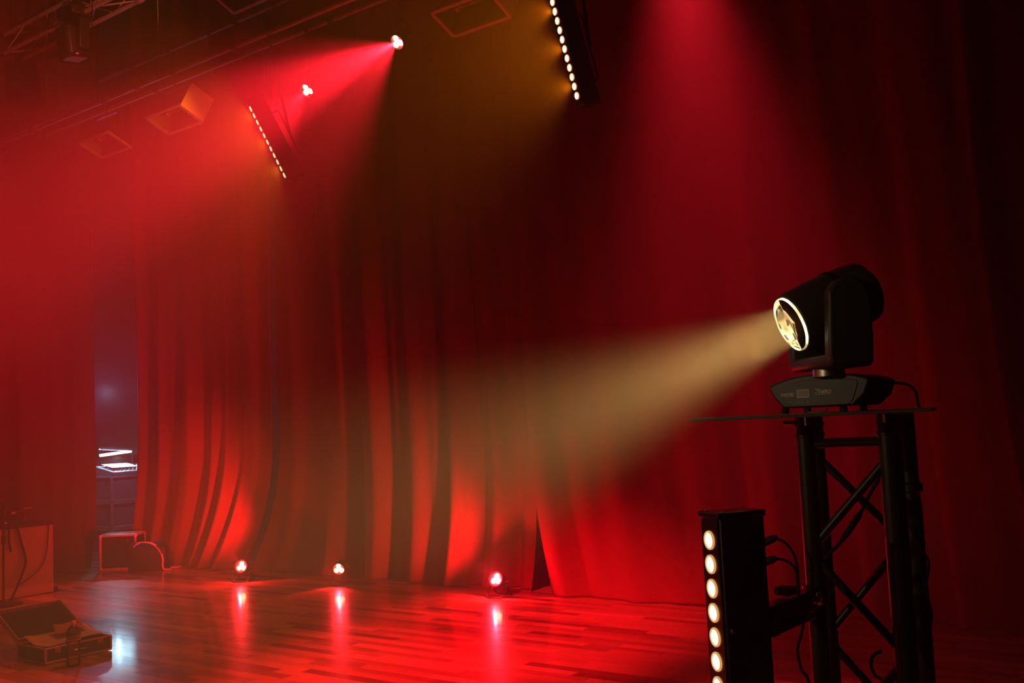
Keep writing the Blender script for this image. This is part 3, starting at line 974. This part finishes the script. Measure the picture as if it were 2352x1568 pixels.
# ------------------------------------------------------------------ foreground LED bar on the tower
nb = RM @ Vector((-0.938, 0, 0.347))
nb.z = 0
nb.normalize()
top_dot = at(1632, 1240, 2.50)
xb = nb.cross(Vector((0, 0, 1)))
Mb = Matrix((xb, nb, Vector((0, 0, 1)))).transposed().to_4x4()
ctr = top_dot - Vector((0, 0, 5 * PITCH_))
Mb.translation = ctr
bar = led_bar('led_bar', 'large upright LED bar clamped in front of the truss tower', Mb, 11, M_LED_WARM, M_LED_RIM, BG)
for s, dz in ((-1, 0.025),):
    MB().box((0.0 + s * 0.048, -0.02, dz + 0.055), (0.014, 0.016, 0.012)).build('side_latch', M_STEEL, bar, 0.002)
Bi = bar.matrix_world.inverted()
# the coupler that holds it to the tower's chord
ch = Vector((tx, ty, 0))
zc = at(1800, 1370, 2.8).z
back = bar.matrix_world @ Vector((0, -0.13, 0))
back.z = zc
clamp = thing('truss_clamp', 'black half coupler with brass bolts joining LED bar and tower', 'clamp', T((ch.x, ch.y, zc)))
dirv = Vector((back.x - ch.x, back.y - ch.y, 0))
ln_ = dirv.length
dirn = dirv.normalized()
MC = Matrix((dirn, Vector((0, 0, 1)).cross(dirn), Vector((0, 0, 1)))).transposed().to_4x4()
MB(MC).lathe([(0.026, -0.024), (0.037, -0.024), (0.037, 0.024), (0.026, 0.024), (0.026, -0.024)], 24, close=False).build('ring', M_GLOSSY, clamp)
MB(MC).box((0.032 + (ln_ - 0.03) * 0.45, 0, -0.004), ((ln_ - 0.035), 0.05, 0.055)).build('arm', M_GLOSSY, clamp, 0.008)
MB(MC).box((ln_ * 0.62, 0, -0.040), (ln_ * 0.75, 0.07, 0.014)).build('mounting_foot', M_GLOSSY, clamp, 0.003)
MB(MC).box((ln_ * 0.55, 0.0, 0.042), (0.045, 0.05, 0.022)).build('wing_nut', M_RUBBER, clamp, 0.006)
MB(MC).box((-0.048, 0, 0.0), (0.03, 0.03, 0.042)).build('hinge_block', M_GLOSSY, clamp, 0.004)
cs = -1 if (MC.to_3x3() @ Vector((0, -1, 0))).dot(CT) > 0 else 1
for xx, r in ((0.050, 0.019), (0.090, 0.009)):
    Q = MC @ T((xx, cs * 0.026, 0.0)) @ Matrix.Rotation(-cs * math.pi / 2, 4, 'X')
    MB(Q).lathe([(r, 0), (r, 0.004), (r * 0.6, 0.009), (r * 0.3, 0.010)], 14).build('bolt', M_REFLECTOR, clamp)


# cables
def cable(label, pts, r=0.004, plugs=(), group='black cables on the tower'):
    p0 = Vector(pts[0])
    root = thing('cable', label, 'cable', T(p0), group)
    L_ = [Vector(p) - p0 for p in pts]
    MB().tube(L_, r, 8).build('lead', M_RUBBER, root)
    for (i, ln, rr) in plugs:
        a, b = L_[i], L_[i + 1]
        d = (b - a).normalized()
        MB().lathe([(rr * 0.8, 0), (rr, ln * 0.15), (rr, ln * 0.7), (r * 1.3, ln)], 12, frame(a - d * 0.004, d)).build('plug', M_RUBBER, root)
    return root


D1 = 2.74
cable('upper short black cable arching from LED bar to tower', [at(1752, 1248, 2.80), at(1775, 1237, 2.79), at(1800, 1244, 2.78), at(1822, 1270, 2.77), at(1831, 1305, 2.77), at(1834, 1360, 2.77)], 0.0042, ((0, 0.05, 0.011),))
cable('lower short black cable arching from LED bar to tower', [at(1754, 1292, 2.80), at(1778, 1283, 2.79), at(1806, 1288, 2.78), at(1826, 1306, 2.77), at(1831, 1335, 2.77), at(1832, 1365, 2.77)], 0.0042, ((0, 0.045, 0.011),))
cable('black cable running down the left side of the tower to the floor', [at(1846, 1415, 2.79), at(1842, 1450, 2.78), at(1832, 1490, 2.77), at(1840, 1535, 2.77), at(1860, 1585, 2.77), at(1862, 1800, 2.8), (tx - 0.05, ty - 0.05, 0.006), (tx - 0.3, ty + 0.1, 0.006)], 0.0045)
cable('black cable bulging out on the right side of the tower', [at(2085, 1200, 3.10), at(2110, 1250, 3.08), at(2134, 1292, 3.08), at(2126, 1350, 3.08), at(2140, 1420, 3.08), at(2112, 1482, 3.08), at(2105, 1540, 3.1), at(2112, 1620, 3.12)], 0.0042)
cable('black cable slung diagonally inside the tower with an inline connector', [at(2030, 1085, 3.0), at(2003, 1125, 2.98), at(1975, 1180, 2.97), at(1935, 1240, 2.96), at(1893, 1285, 2.95), at(1870, 1330, 2.95)], 0.0055, ((2, 0.10, 0.010),))
cable('small black cable loop tied near the foot of the right chord', [at(2025, 1495, 2.9), at(2006, 1505, 2.9), at(2001, 1528, 2.9), at(2010, 1550, 2.9), at(2026, 1560, 2.9)], 0.005)

# ------------------------------------------------------------------ open case, papers, bottle, stand on the left
def open_case():
    x1, y0, y1 = -7.27, 3.90, 4.42
    wd, ht = 0.40, 0.105
    root = thing('open_equipment_case', 'open black case with metal edges on the floor beside the bottle', 'case', T((x1 - wd / 2, (y0 + y1) / 2, 0)))
    Ln = y1 - y0
    t = 0.008
    MB().box((0, 0, 0.012), (wd, Ln, t)).build('bottom_panel', M_CASE, root)
    for c, s in (((wd / 2 - t / 2, 0, ht / 2 + 0.008), (t, Ln, ht)), ((-wd / 2 + t / 2, 0, ht / 2 + 0.008), (t, Ln, ht)), ((0, Ln / 2 - t / 2, ht / 2 + 0.008), (wd, t, ht)), ((0, -Ln / 2 + t / 2, ht / 2 + 0.008), (wd, t, ht))):
        MB().box(c, s).build('side_panel', M_CASE, root)
    e = 0.016
    for sx in (-1, 1):
        for sy in (-1, 1):
            MB().box((sx * wd / 2, sy * Ln / 2, ht / 2 + 0.008), (e, e, ht)).build('corner_edge', M_ALU, root, 0.003)
    for z in (0.012, ht + 0.010):
        for s in (-1, 1):
            MB().box((s * wd / 2, 0, z), (e * 0.8, Ln, e * 0.8)).build('edge_strip', M_ALU, root, 0.002)
            MB().box((0, s * Ln / 2, z), (wd, e * 0.8, e * 0.8)).build('edge_strip', M_ALU, root, 0.002)
    for y in (-0.17, 0.17):
        lt = MB().box((wd / 2 + 0.008, y, ht - 0.012), (0.006, 0.045, 0.04)).build('latch', M_STEEL, root, 0.002)
        MB().lathe([(0.006, 0), (0.006, 0.006)], 10, T((wd / 2 + 0.010, y + 0.012, ht - 0.03)) @ Matrix.Rotation(math.pi / 2, 4, 'Y')).build('lock_stud', M_REFLECTOR, lt)
    MB().tube([(wd / 2 + 0.006, -0.05, ht - 0.03), (wd / 2 + 0.03, -0.045, ht - 0.035), (wd / 2 + 0.03, 0.045, ht - 0.035), (wd / 2 + 0.006, 0.05, ht - 0.03)], 0.006, 8, sub=4).build('carry_handle', M_STEEL, root)
    MB().lathe([(0.012, 0), (0.012, 0.004), (0.006, 0.006)], 12, T((-0.05, -Ln / 2 - 0.004, 0.06)) @ Matrix.Rotation(math.pi / 2, 4, 'X')).build('strap_stud', M_STEEL, root)
    # lid leaning back, hinged on the far long edge
    Hm = T((-wd / 2, 0, ht + 0.012)) @ Matrix.Rotation(math.radians(-62), 4, 'Y')
    lid = MB(Hm).box((0, 0, wd / 2), (0.006, Ln, wd)).build('lid', M_CASE, root)
    for s in (-1, 1):
        MB(Hm).box((0.016, s * Ln / 2, wd / 2), (0.045, e * 0.7, wd)).build('lid_edge', M_ALU, lid, 0.002)
    for z in (0.006, wd):
        MB(Hm).box((0.016, 0, z), (0.045, Ln, e * 0.7)).build('lid_edge', M_ALU, lid, 0.002)
    return root, (x1 - wd / 2, (y0 + y1) / 2, ht)


case, cc = open_case()


def sheet(name, label, c, sx, sy, rz, curl, material, fold=0.0):
    n = 14
    vs, fs = [], []
    for i in range(n + 1):
        for j in range(n + 1):
            u, v = i / n - 0.5, j / n - 0.5
            z = curl * (u * u * 1.6 + 0.5 * v * v + 0.35 * math.sin(5 * v + 2 * u)) + fold * max(0, -u - 0.1) * 1.2
            vs.append((u * sx, v * sy, z))
    for i in range(n):
        for j in range(n):
            a = i * (n + 1) + j
            fs.append((a, a + 1, a + n + 2, a + n + 1))
    o = MB().add(vs, fs).build(name, material)
    o.matrix_world = T(c) @ Matrix.Rotation(rz, 4, 'Z')
    m = o.modifiers.new('thick', 'SOLIDIFY')
    m.thickness = 0.0015
    return tag(o, label, 'paper', 'papers in the open case')


sheet('paper_sheet', 'large pale sheet of paper bulging out of the open case', (cc[0] + 0.02, cc[1] + 0.01, cc[2] + 0.018), 0.34, 0.50, 0.04, 0.03, M_PAPER, 0.07)
sheet('paper_sheet', 'narrow tan folded paper standing on the pale sheet behind the bottle', (cc[0] - 0.06, cc[1] + 0.08, cc[2] + 0.060), 0.09, 0.24, 0.10, 0.02, M_CARD, 0.11)


def bottle():
    p = on_floor(169, 1529)
    root = thing('plastic_bottle', 'clear plastic water bottle standing in front of the open case', 'bottle', T((p.x, p.y, 0)))
    prof = [(0.0, 0.006), (0.030, 0.0), (0.046, 0.004), (0.051, 0.02), (0.049, 0.05), (0.051, 0.06), (0.049, 0.075), (0.051, 0.09), (0.0485, 0.11), (0.047, 0.15), (0.0475, 0.17), (0.050, 0.18), (0.050, 0.225), (0.048, 0.24), (0.040, 0.262), (0.026, 0.282), (0.0145, 0.292), (0.0145, 0.304)]
    inner = [(max(0.0, r - 0.0012), z + 0.0012) for r, z in reversed(prof)]
    MB().lathe(prof + inner[:-1] + [(0.0, 0.0072)], 28, close=False).build('body', M_PET, root)
    MB().lathe([(0.0507, 0.181), (0.0507, 0.224)], 28, close=False).build('paper_label', M_LABEL, root).modifiers.new('t', 'SOLIDIFY').thickness = 0.0006
    MB().lathe([(0.0495, 0.190), (0.0512, 0.190), (0.0512, 0.196), (0.0495, 0.196)], 28, close=False).build('label_stripe', M_PAPER, root)
    MB().lathe([(0.0165, 0.296), (0.0165, 0.318), (0.0145, 0.321), (0.0, 0.321)], 20, close=False).build('cap', M_PAPER, root)
    return root


bottle()


def lectern():
    y0, y1 = 5.10, 5.86
    xf, hh = -10.75, 0.74
    root = thing('equipment_desk', 'pale boarded desk with black top at the left edge', 'desk', T((xf - 0.3, (y0 + y1) / 2, 0)))
    L = y1 - y0
    MB().box((0.295, 0, hh / 2 + 0.11 / 2), (0.018, L, hh - 0.11)).build('front_board', M_PANEL, root, 0.003)
    MB().box((0.300, 0, 0.060), (0.022, L, 0.105)).build('plinth_board', M_PANEL2, root, 0.003)
    for s in (-1, 1):
        MB().box((0.0, s * (L / 2 - 0.009), hh / 2), (0.58, 0.018, hh - 0.02)).build('side_board', M_PANEL, root, 0.003)
    MB().box((-0.28, 0, hh / 2), (0.018, L - 0.04, hh - 0.02)).build('back_board', M_CASE, root)
    MB().box((0, 0, hh + 0.012), (0.64, L + 0.03, 0.03)).build('top', M_CASE, root, 0.004)
    MB().box((0.27, L / 2 + 0.03, 0.03), (0.06, 0.05, 0.05)).build('castor', M_RUBBER, root, 0.01)
    return root, (xf - 0.3, (y0 + y1) / 2, hh + 0.027)


desk, dt = lectern()
mixer = thing('tabletop_receiver', 'small dark receiver box with two antenna rods on the desk', 'audio gear', T((dt[0] + 0.12, dt[1] - 0.16, dt[2])))
MB().box((0, 0, 0.025), (0.2, 0.24, 0.05)).build('case', M_CASE, mixer, 0.005)
for s in (-1, 1):
    MB().rod((0.0, s * 0.09, 0.05), (0.0, s * 0.11, 0.17), 0.004, seg=8).build('antenna', M_STEEL, mixer)
MB().box((0.101, 0.05, 0.03), (0.004, 0.05, 0.02)).build('front_label', M_PRINT, mixer)
lampd = thing('desk_microphone', 'small clip-on microphone with metal stem at the far end of the desk', 'microphone', T((dt[0] + 0.20, dt[1] + 0.12, dt[2])))
MB().lathe([(0.05, 0.0), (0.05, 0.012), (0.015, 0.02)], 18).build('base', M_CASE, lampd)
MB().tube([(0, 0, 0.015), (0, 0.0, 0.10), (0, -0.02, 0.14), (0, -0.11, 0.135)], 0.006, 8).build('stem', M_STEEL, lampd)
MB().lathe([(0.012, 0), (0.018, 0.02), (0.018, 0.05), (0.008, 0.062)], 14, frame((0, -0.10, 0.135), (0, -1, -0.25))).build('capsule', M_STEEL, lampd)
MB().box((0.0, 0.03, 0.165), (0.03, 0.09, 0.012)).build('windshield_clip', M_CARD, lampd, 0.003)
dx = -10.735
cable('thick dark cable hanging down the front of the pale desk', [(dx + 0.02, 5.44, 0.77), (dx + 0.03, 5.48, 0.60), (dx + 0.03, 5.53, 0.38), (dx + 0.05, 5.46, 0.20), (dx + 0.10, 5.36, 0.05), (dx + 0.16, 5.30, 0.012)], 0.013, group='dark cables on the pale desk')
cable('thin dark cable curving across the pale desk front', [(dx + 0.005, 5.80, 0.76), (dx + 0.008, 5.785, 0.55), (dx + 0.008, 5.76, 0.40), (dx + 0.008, 5.70, 0.28), (dx + 0.02, 5.58, 0.20), (dx + 0.04, 5.45, 0.14)], 0.006, group='dark cables on the pale desk')
cable('short dark cable end dangling from the desk top', [(dx + 0.02, 5.36, 0.77), (dx + 0.022, 5.36, 0.60), (dx + 0.022, 5.38, 0.50)], 0.011, group='dark cables on the pale desk')

pb = on_floor(8, 1390)
mst = thing('microphone_stand', 'dark stand with a round floor base in front of the pale desk', 'microphone stand', T((pb.x, pb.y, 0)))
MB().lathe([(0.19, 0.0), (0.19, 0.012), (0.16, 0.024), (0.03, 0.034), (0.02, 0.05)], 36).build('round_base', M_POWDER, mst)
MB().rod((0, 0, 0.03), (0, 0, 1.05), 0.012).build('pole', M_POWDER, mst)
MB().rod((0, 0, 0.62), (0, 0, 0.70), 0.02).build('clutch', M_RUBBER, mst)
MB().rod((0, 0, 1.05), (-0.25, -0.2, 1.12), 0.008).build('boom', M_POWDER, mst)

sl = on_floor(24, 1534)
st = thing('folding_stand', 'tripod stand leg with a rubber foot at the lower left edge', 'stand', T((sl.x - 0.22, sl.y - 0.42, 0)))
hub = Vector((0, 0, 0.46))
for k, q in enumerate((Vector((0.22, 0.42, 0.012)), Vector((0.25, -0.38, 0.012)), Vector((-0.45, -0.02, 0.012)))):
    lg = MB().rod(hub + Vector((q.x, q.y, 0)).normalized() * 0.03, q, 0.010, seg=10).build('leg', M_STEEL, st)
    MB().lathe([(0.017, -0.012), (0.019, 0.0), (0.016, 0.02)], 12, T(q)).build('rubber_foot', M_CARD, lg)
MB().rod((0, 0, 0.40), (0, 0, 1.1), 0.013).build('pole', M_POWDER, st)
MB().rod((0, 0, 0.42), (0, 0, 0.50), 0.028).build('hub', M_RUBBER, st)


# ------------------------------------------------------------------ gear at the backstage gap
def corner_case():
    a = on_floor(250, 1303)
    b = on_floor(316, 1300)
    root = thing('equipment_box', 'black equipment box with pale metal edges standing in the curtain gap', 'case', T((-11.80, 7.36, 0)) @ Matrix.Rotation(math.radians(38), 4, 'Z'))
    W_, D_, H_ = 0.44, 0.34, 0.42
    MB().box((0, 0, H_ / 2 + 0.01), (W_, D_, H_)).build('body', M_CASE, root, 0.006)
    e = 0.026
    for sx in (-1, 1):
        for sy in (-1, 1):
            MB().box((sx * W_ / 2, sy * D_ / 2, H_ / 2 + 0.01), (e, e, H_)).build('corner_edge', M_ALU, root, 0.004)
    for z in (0.012, H_ + 0.008):
        for s in (-1, 1):
            MB().box((0, s * D_ / 2, z), (W_, e, e)).build('edge_strip', M_ALU, root, 0.004)
            MB().box((s * W_ / 2, 0, z), (e, D_, e)).build('edge_strip', M_ALU, root, 0.004)
    for sx in (-1, 1):
        for z in (0.02, H_):
            MB().lathe([(0.0, -0.024), (0.020, -0.018), (0.025, 0.0), (0.020, 0.018), (0.0, 0.024)], 12, T((sx * W_ / 2, -D_ / 2, z)), close=False).build('ball_corner', M_ALU, root)
    MB().box((0.12, -D_ / 2 - 0.006, H_ - 0.06), (0.03, 0.012, 0.05)).build('latch', M_STEEL, root, 0.003)
    return root


corner_case()


def bag():
    p = on_floor(352, 1301)
    root = thing('shoulder_bag', 'soft black bag with pale straps slumped against the red curtain', 'bag', T((p.x + 0.22, p.y - 0.22, 0)) @ Matrix.Rotation(math.radians(36), 4, 'Z'))
    n, m = 26, 14
    vs, fs = [], []
    for j in range(m + 1):
        t = j / m
        z = 0.335 * (1 - (1 - t) ** 1.25)
        sh = math.sqrt(max(0.0, 1 - (max(0, t - 0.55) / 0.45) ** 2.2)) if t > 0.55 else 1.0
        for i in range(n):
            a = 2 * math.pi * i / n
            ca, sa = math.cos(a), math.sin(a)
            ex = 0.245 * math.copysign(abs(ca) ** 0.45, ca)
            ey = 0.125 * math.copysign(abs(sa) ** 0.55, sa)
            lump = 1 + 0.04 * math.sin(3 * a + 4 * t) + 0.03 * math.sin(5 * a - 6 * t)
            vs.append((ex * (0.55 + 0.45 * sh) * lump, ey * max(0.12, sh) * lump, z + 0.02 * math.sin(2 * a + 1) * t))
    for j in range(m):
        for i in range(n):
            k = (i + 1) % n
            fs.append((j * n + i, j * n + k, (j + 1) * n + k, (j + 1) * n + i))
    fs.append(tuple(reversed(range(n))))
    fs.append(tuple(range(m * n, (m + 1) * n)))
    MB().add(vs, fs).build('body', M_BAG, root)
    for dy in (-0.10, -0.05):
        MB().tube([(-0.14, dy, 0.30), (-0.06, dy - 0.01, 0.345 - dy * 0.1), (0.07, dy - 0.01, 0.34), (0.16, dy - 0.01, 0.28), (0.215, dy - 0.02, 0.20)], 0.007, 6).build('strap', M_STRAP, root)
    MB().tube([(0.215, -0.11, 0.20), (0.235, -0.125, 0.13), (0.235, -0.135, 0.06), (0.255, -0.14, 0.018), (0.33, -0.12, 0.014)], 0.012, 6).build('loose_strap', M_STRAP, root)
    MB().tube([(-0.20, -0.04, 0.31), (0.0, -0.05, 0.335), (0.2, -0.03, 0.30)], 0.005, 6).build('zip', M_STEEL, root)
    MB().box((0.225, -0.12, 0.19), (0.02, 0.012, 0.03)).build('buckle', M_STRAP, root, 0.003)
    return root


bag()
MB_pap = MB().box((0, 0, 0.01), (0.16, 0.10, 0.018)).build('folded_cloth', M_STRAP, None, 0.006)
pp = on_floor(412, 1301)
MB_pap.matrix_world = T((pp.x, pp.y - 0.08, 0)) @ Matrix.Rotation(0.3, 4, 'Z')
tag(MB_pap, 'small pale folded cloth on the floor right of the bag', 'cloth')

# stacked grey cases behind the gap, work desk and lamp on top
sx0, sy0 = -13.55, 8.55
for k, (lab) in enumerate(('lowest grey flight case of the backstage stack', 'middle grey flight case of the backstage stack', 'topmost grey flight case under the bright work light')):
    z0 = 0.375 * k
    r_ = thing('flight_case', lab, 'case', T((sx0, sy0, z0)), 'stacked flight cases backstage')
    MB().box((0, 0, 0.187), (0.60, 0.90, 0.355)).build('body', M_GREY, r_, 0.004)
    for s in (-1, 1):
        for s2 in (-1, 1):
            MB().box((s * 0.30, s2 * 0.45, 0.187), (0.03, 0.03, 0.355)).build('corner_edge', M_ALU, r_, 0.003)
        for z in (0.015, 0.358):
            MB().box((s * 0.30, 0, z), (0.03, 0.90, 0.03)).build('edge_strip', M_ALU, r_, 0.003)
            MB().box((0, s * 0.45, z), (0.60, 0.03, 0.03)).build('edge_strip', M_ALU, r_, 0.003)
# red-lit drawer cabinet beside the stack
dcx = on_y(314, 1150, 9.45)
cab = thing('drawer_cabinet', 'pale drawer cabinet lit red in the sliver beside the grey cases', 'cabinet', T((dcx.x - 0.10, 9.72, 0)))
MB().box((0, 0, 0.60), (0.5, 0.5, 1.18)).build('body', M_WHITE, cab, 0.004)
for k in range(5):
    d_ = MB().box((0, -0.255, 0.13 + 0.225 * k), (0.48, 0.018, 0.205)).build('drawer', M_WHITE, cab, 0.003)
    MB().box((0, -0.272, 0.13 + 0.225 * k + 0.06), (0.26, 0.018, 0.018)).build('handle', M_CASE, d_, 0.003)
    d2 = MB().box((0.255, 0, 0.13 + 0.225 * k), (0.018, 0.48, 0.205)).build('side_panel', M_WHITE, cab, 0.003)

wl = bpy.data.lights.new('added_wings_fill', 'POINT')        # added bare blue lamp, hidden, brightens the grey cases
wl.energy, wl.color, wl.shadow_soft_size = POWER['wings'], (0.42, 0.5, 1.0), 0.06
wlo = bpy.data.objects.new('added_wings_fill', wl)
COL.objects.link(wlo)
wlo.location = (-12.75, 7.75, 2.3)
dk = thing('mixing_console', 'small mixing console with a row of knobs on the grey case stack', 'audio gear', T((sx0, sy0, 1.128)))
MB().prism([(-0.26, 0), (0.26, 0), (0.26, 0.05), (-0.26, 0.14)], -0.40, 0.40, Matrix.Rotation(math.pi / 2, 4, 'X')).build('chassis', M_GREY, dk, 0.004)
for k in range(12):
    for rr in range(3):
        x = 0.18 - 0.15 * rr
        MB().lathe([(0.012, 0), (0.012, 0.02), (0.009, 0.024)], 10, T((x, -0.34 + 0.062 * k, 0.05 + (0.26 - x) * 0.173))).build('knob', M_PRINT, dk)
notes = MB().box((0, 0, 0.002), (0.30, 0.42, 0.003)).build('note_sheet', M_PAPER)
notes.matrix_world = T((sx0 - 0.02, sy0 - 0.12, 1.262)) @ Matrix.Rotation(0.175, 4, 'Y')
tag(notes, 'white sheet glowing under the backstage work lamp', 'paper')
lp = thing('work_lamp', 'cool white tube work lamp over the backstage console', 'lamp', T((sx0 - 0.2, sy0 + 0.2, 1.26)))
MB().lathe([(0.06, 0), (0.06, 0.015), (0.012, 0.02)], 18).build('base', M_CASE, lp)
MB().tube([(0, 0, 0.01), (0, 0, 0.14), (0.06, -0.08, 0.21), (0.16, -0.22, 0.20)], 0.008, 8).build('gooseneck', M_CASE, lp)
MB().rod((0.16, -0.62, 0.165), (0.16, -0.12, 0.205), 0.018, seg=14).build('lamp_tube', M_TUBE, lp)
MB().prism([(-0.04, 0.02), (0.0, 0.045), (0.04, 0.02), (0.034, 0.018), (0.0, 0.038), (-0.034, 0.018)], -0.52, 0.0, T((0.16, -0.11, 0.19)) @ Matrix.Rotation(math.radians(85.4), 4, 'X') @ Matrix.Rotation(0, 4, 'Z') @ Matrix.Scale(-1, 4, (0, 0, 1))).build('lamp_hood', M_GREY, lp)
spot('work_lamp_beam', T((0.16, -0.36, 0.15)) @ frame((0, 0, 0), (0.12, 0, -1), (0, 1, 0)), POWER['desk'], COOL, 80, 0.6, 0.012, lp)
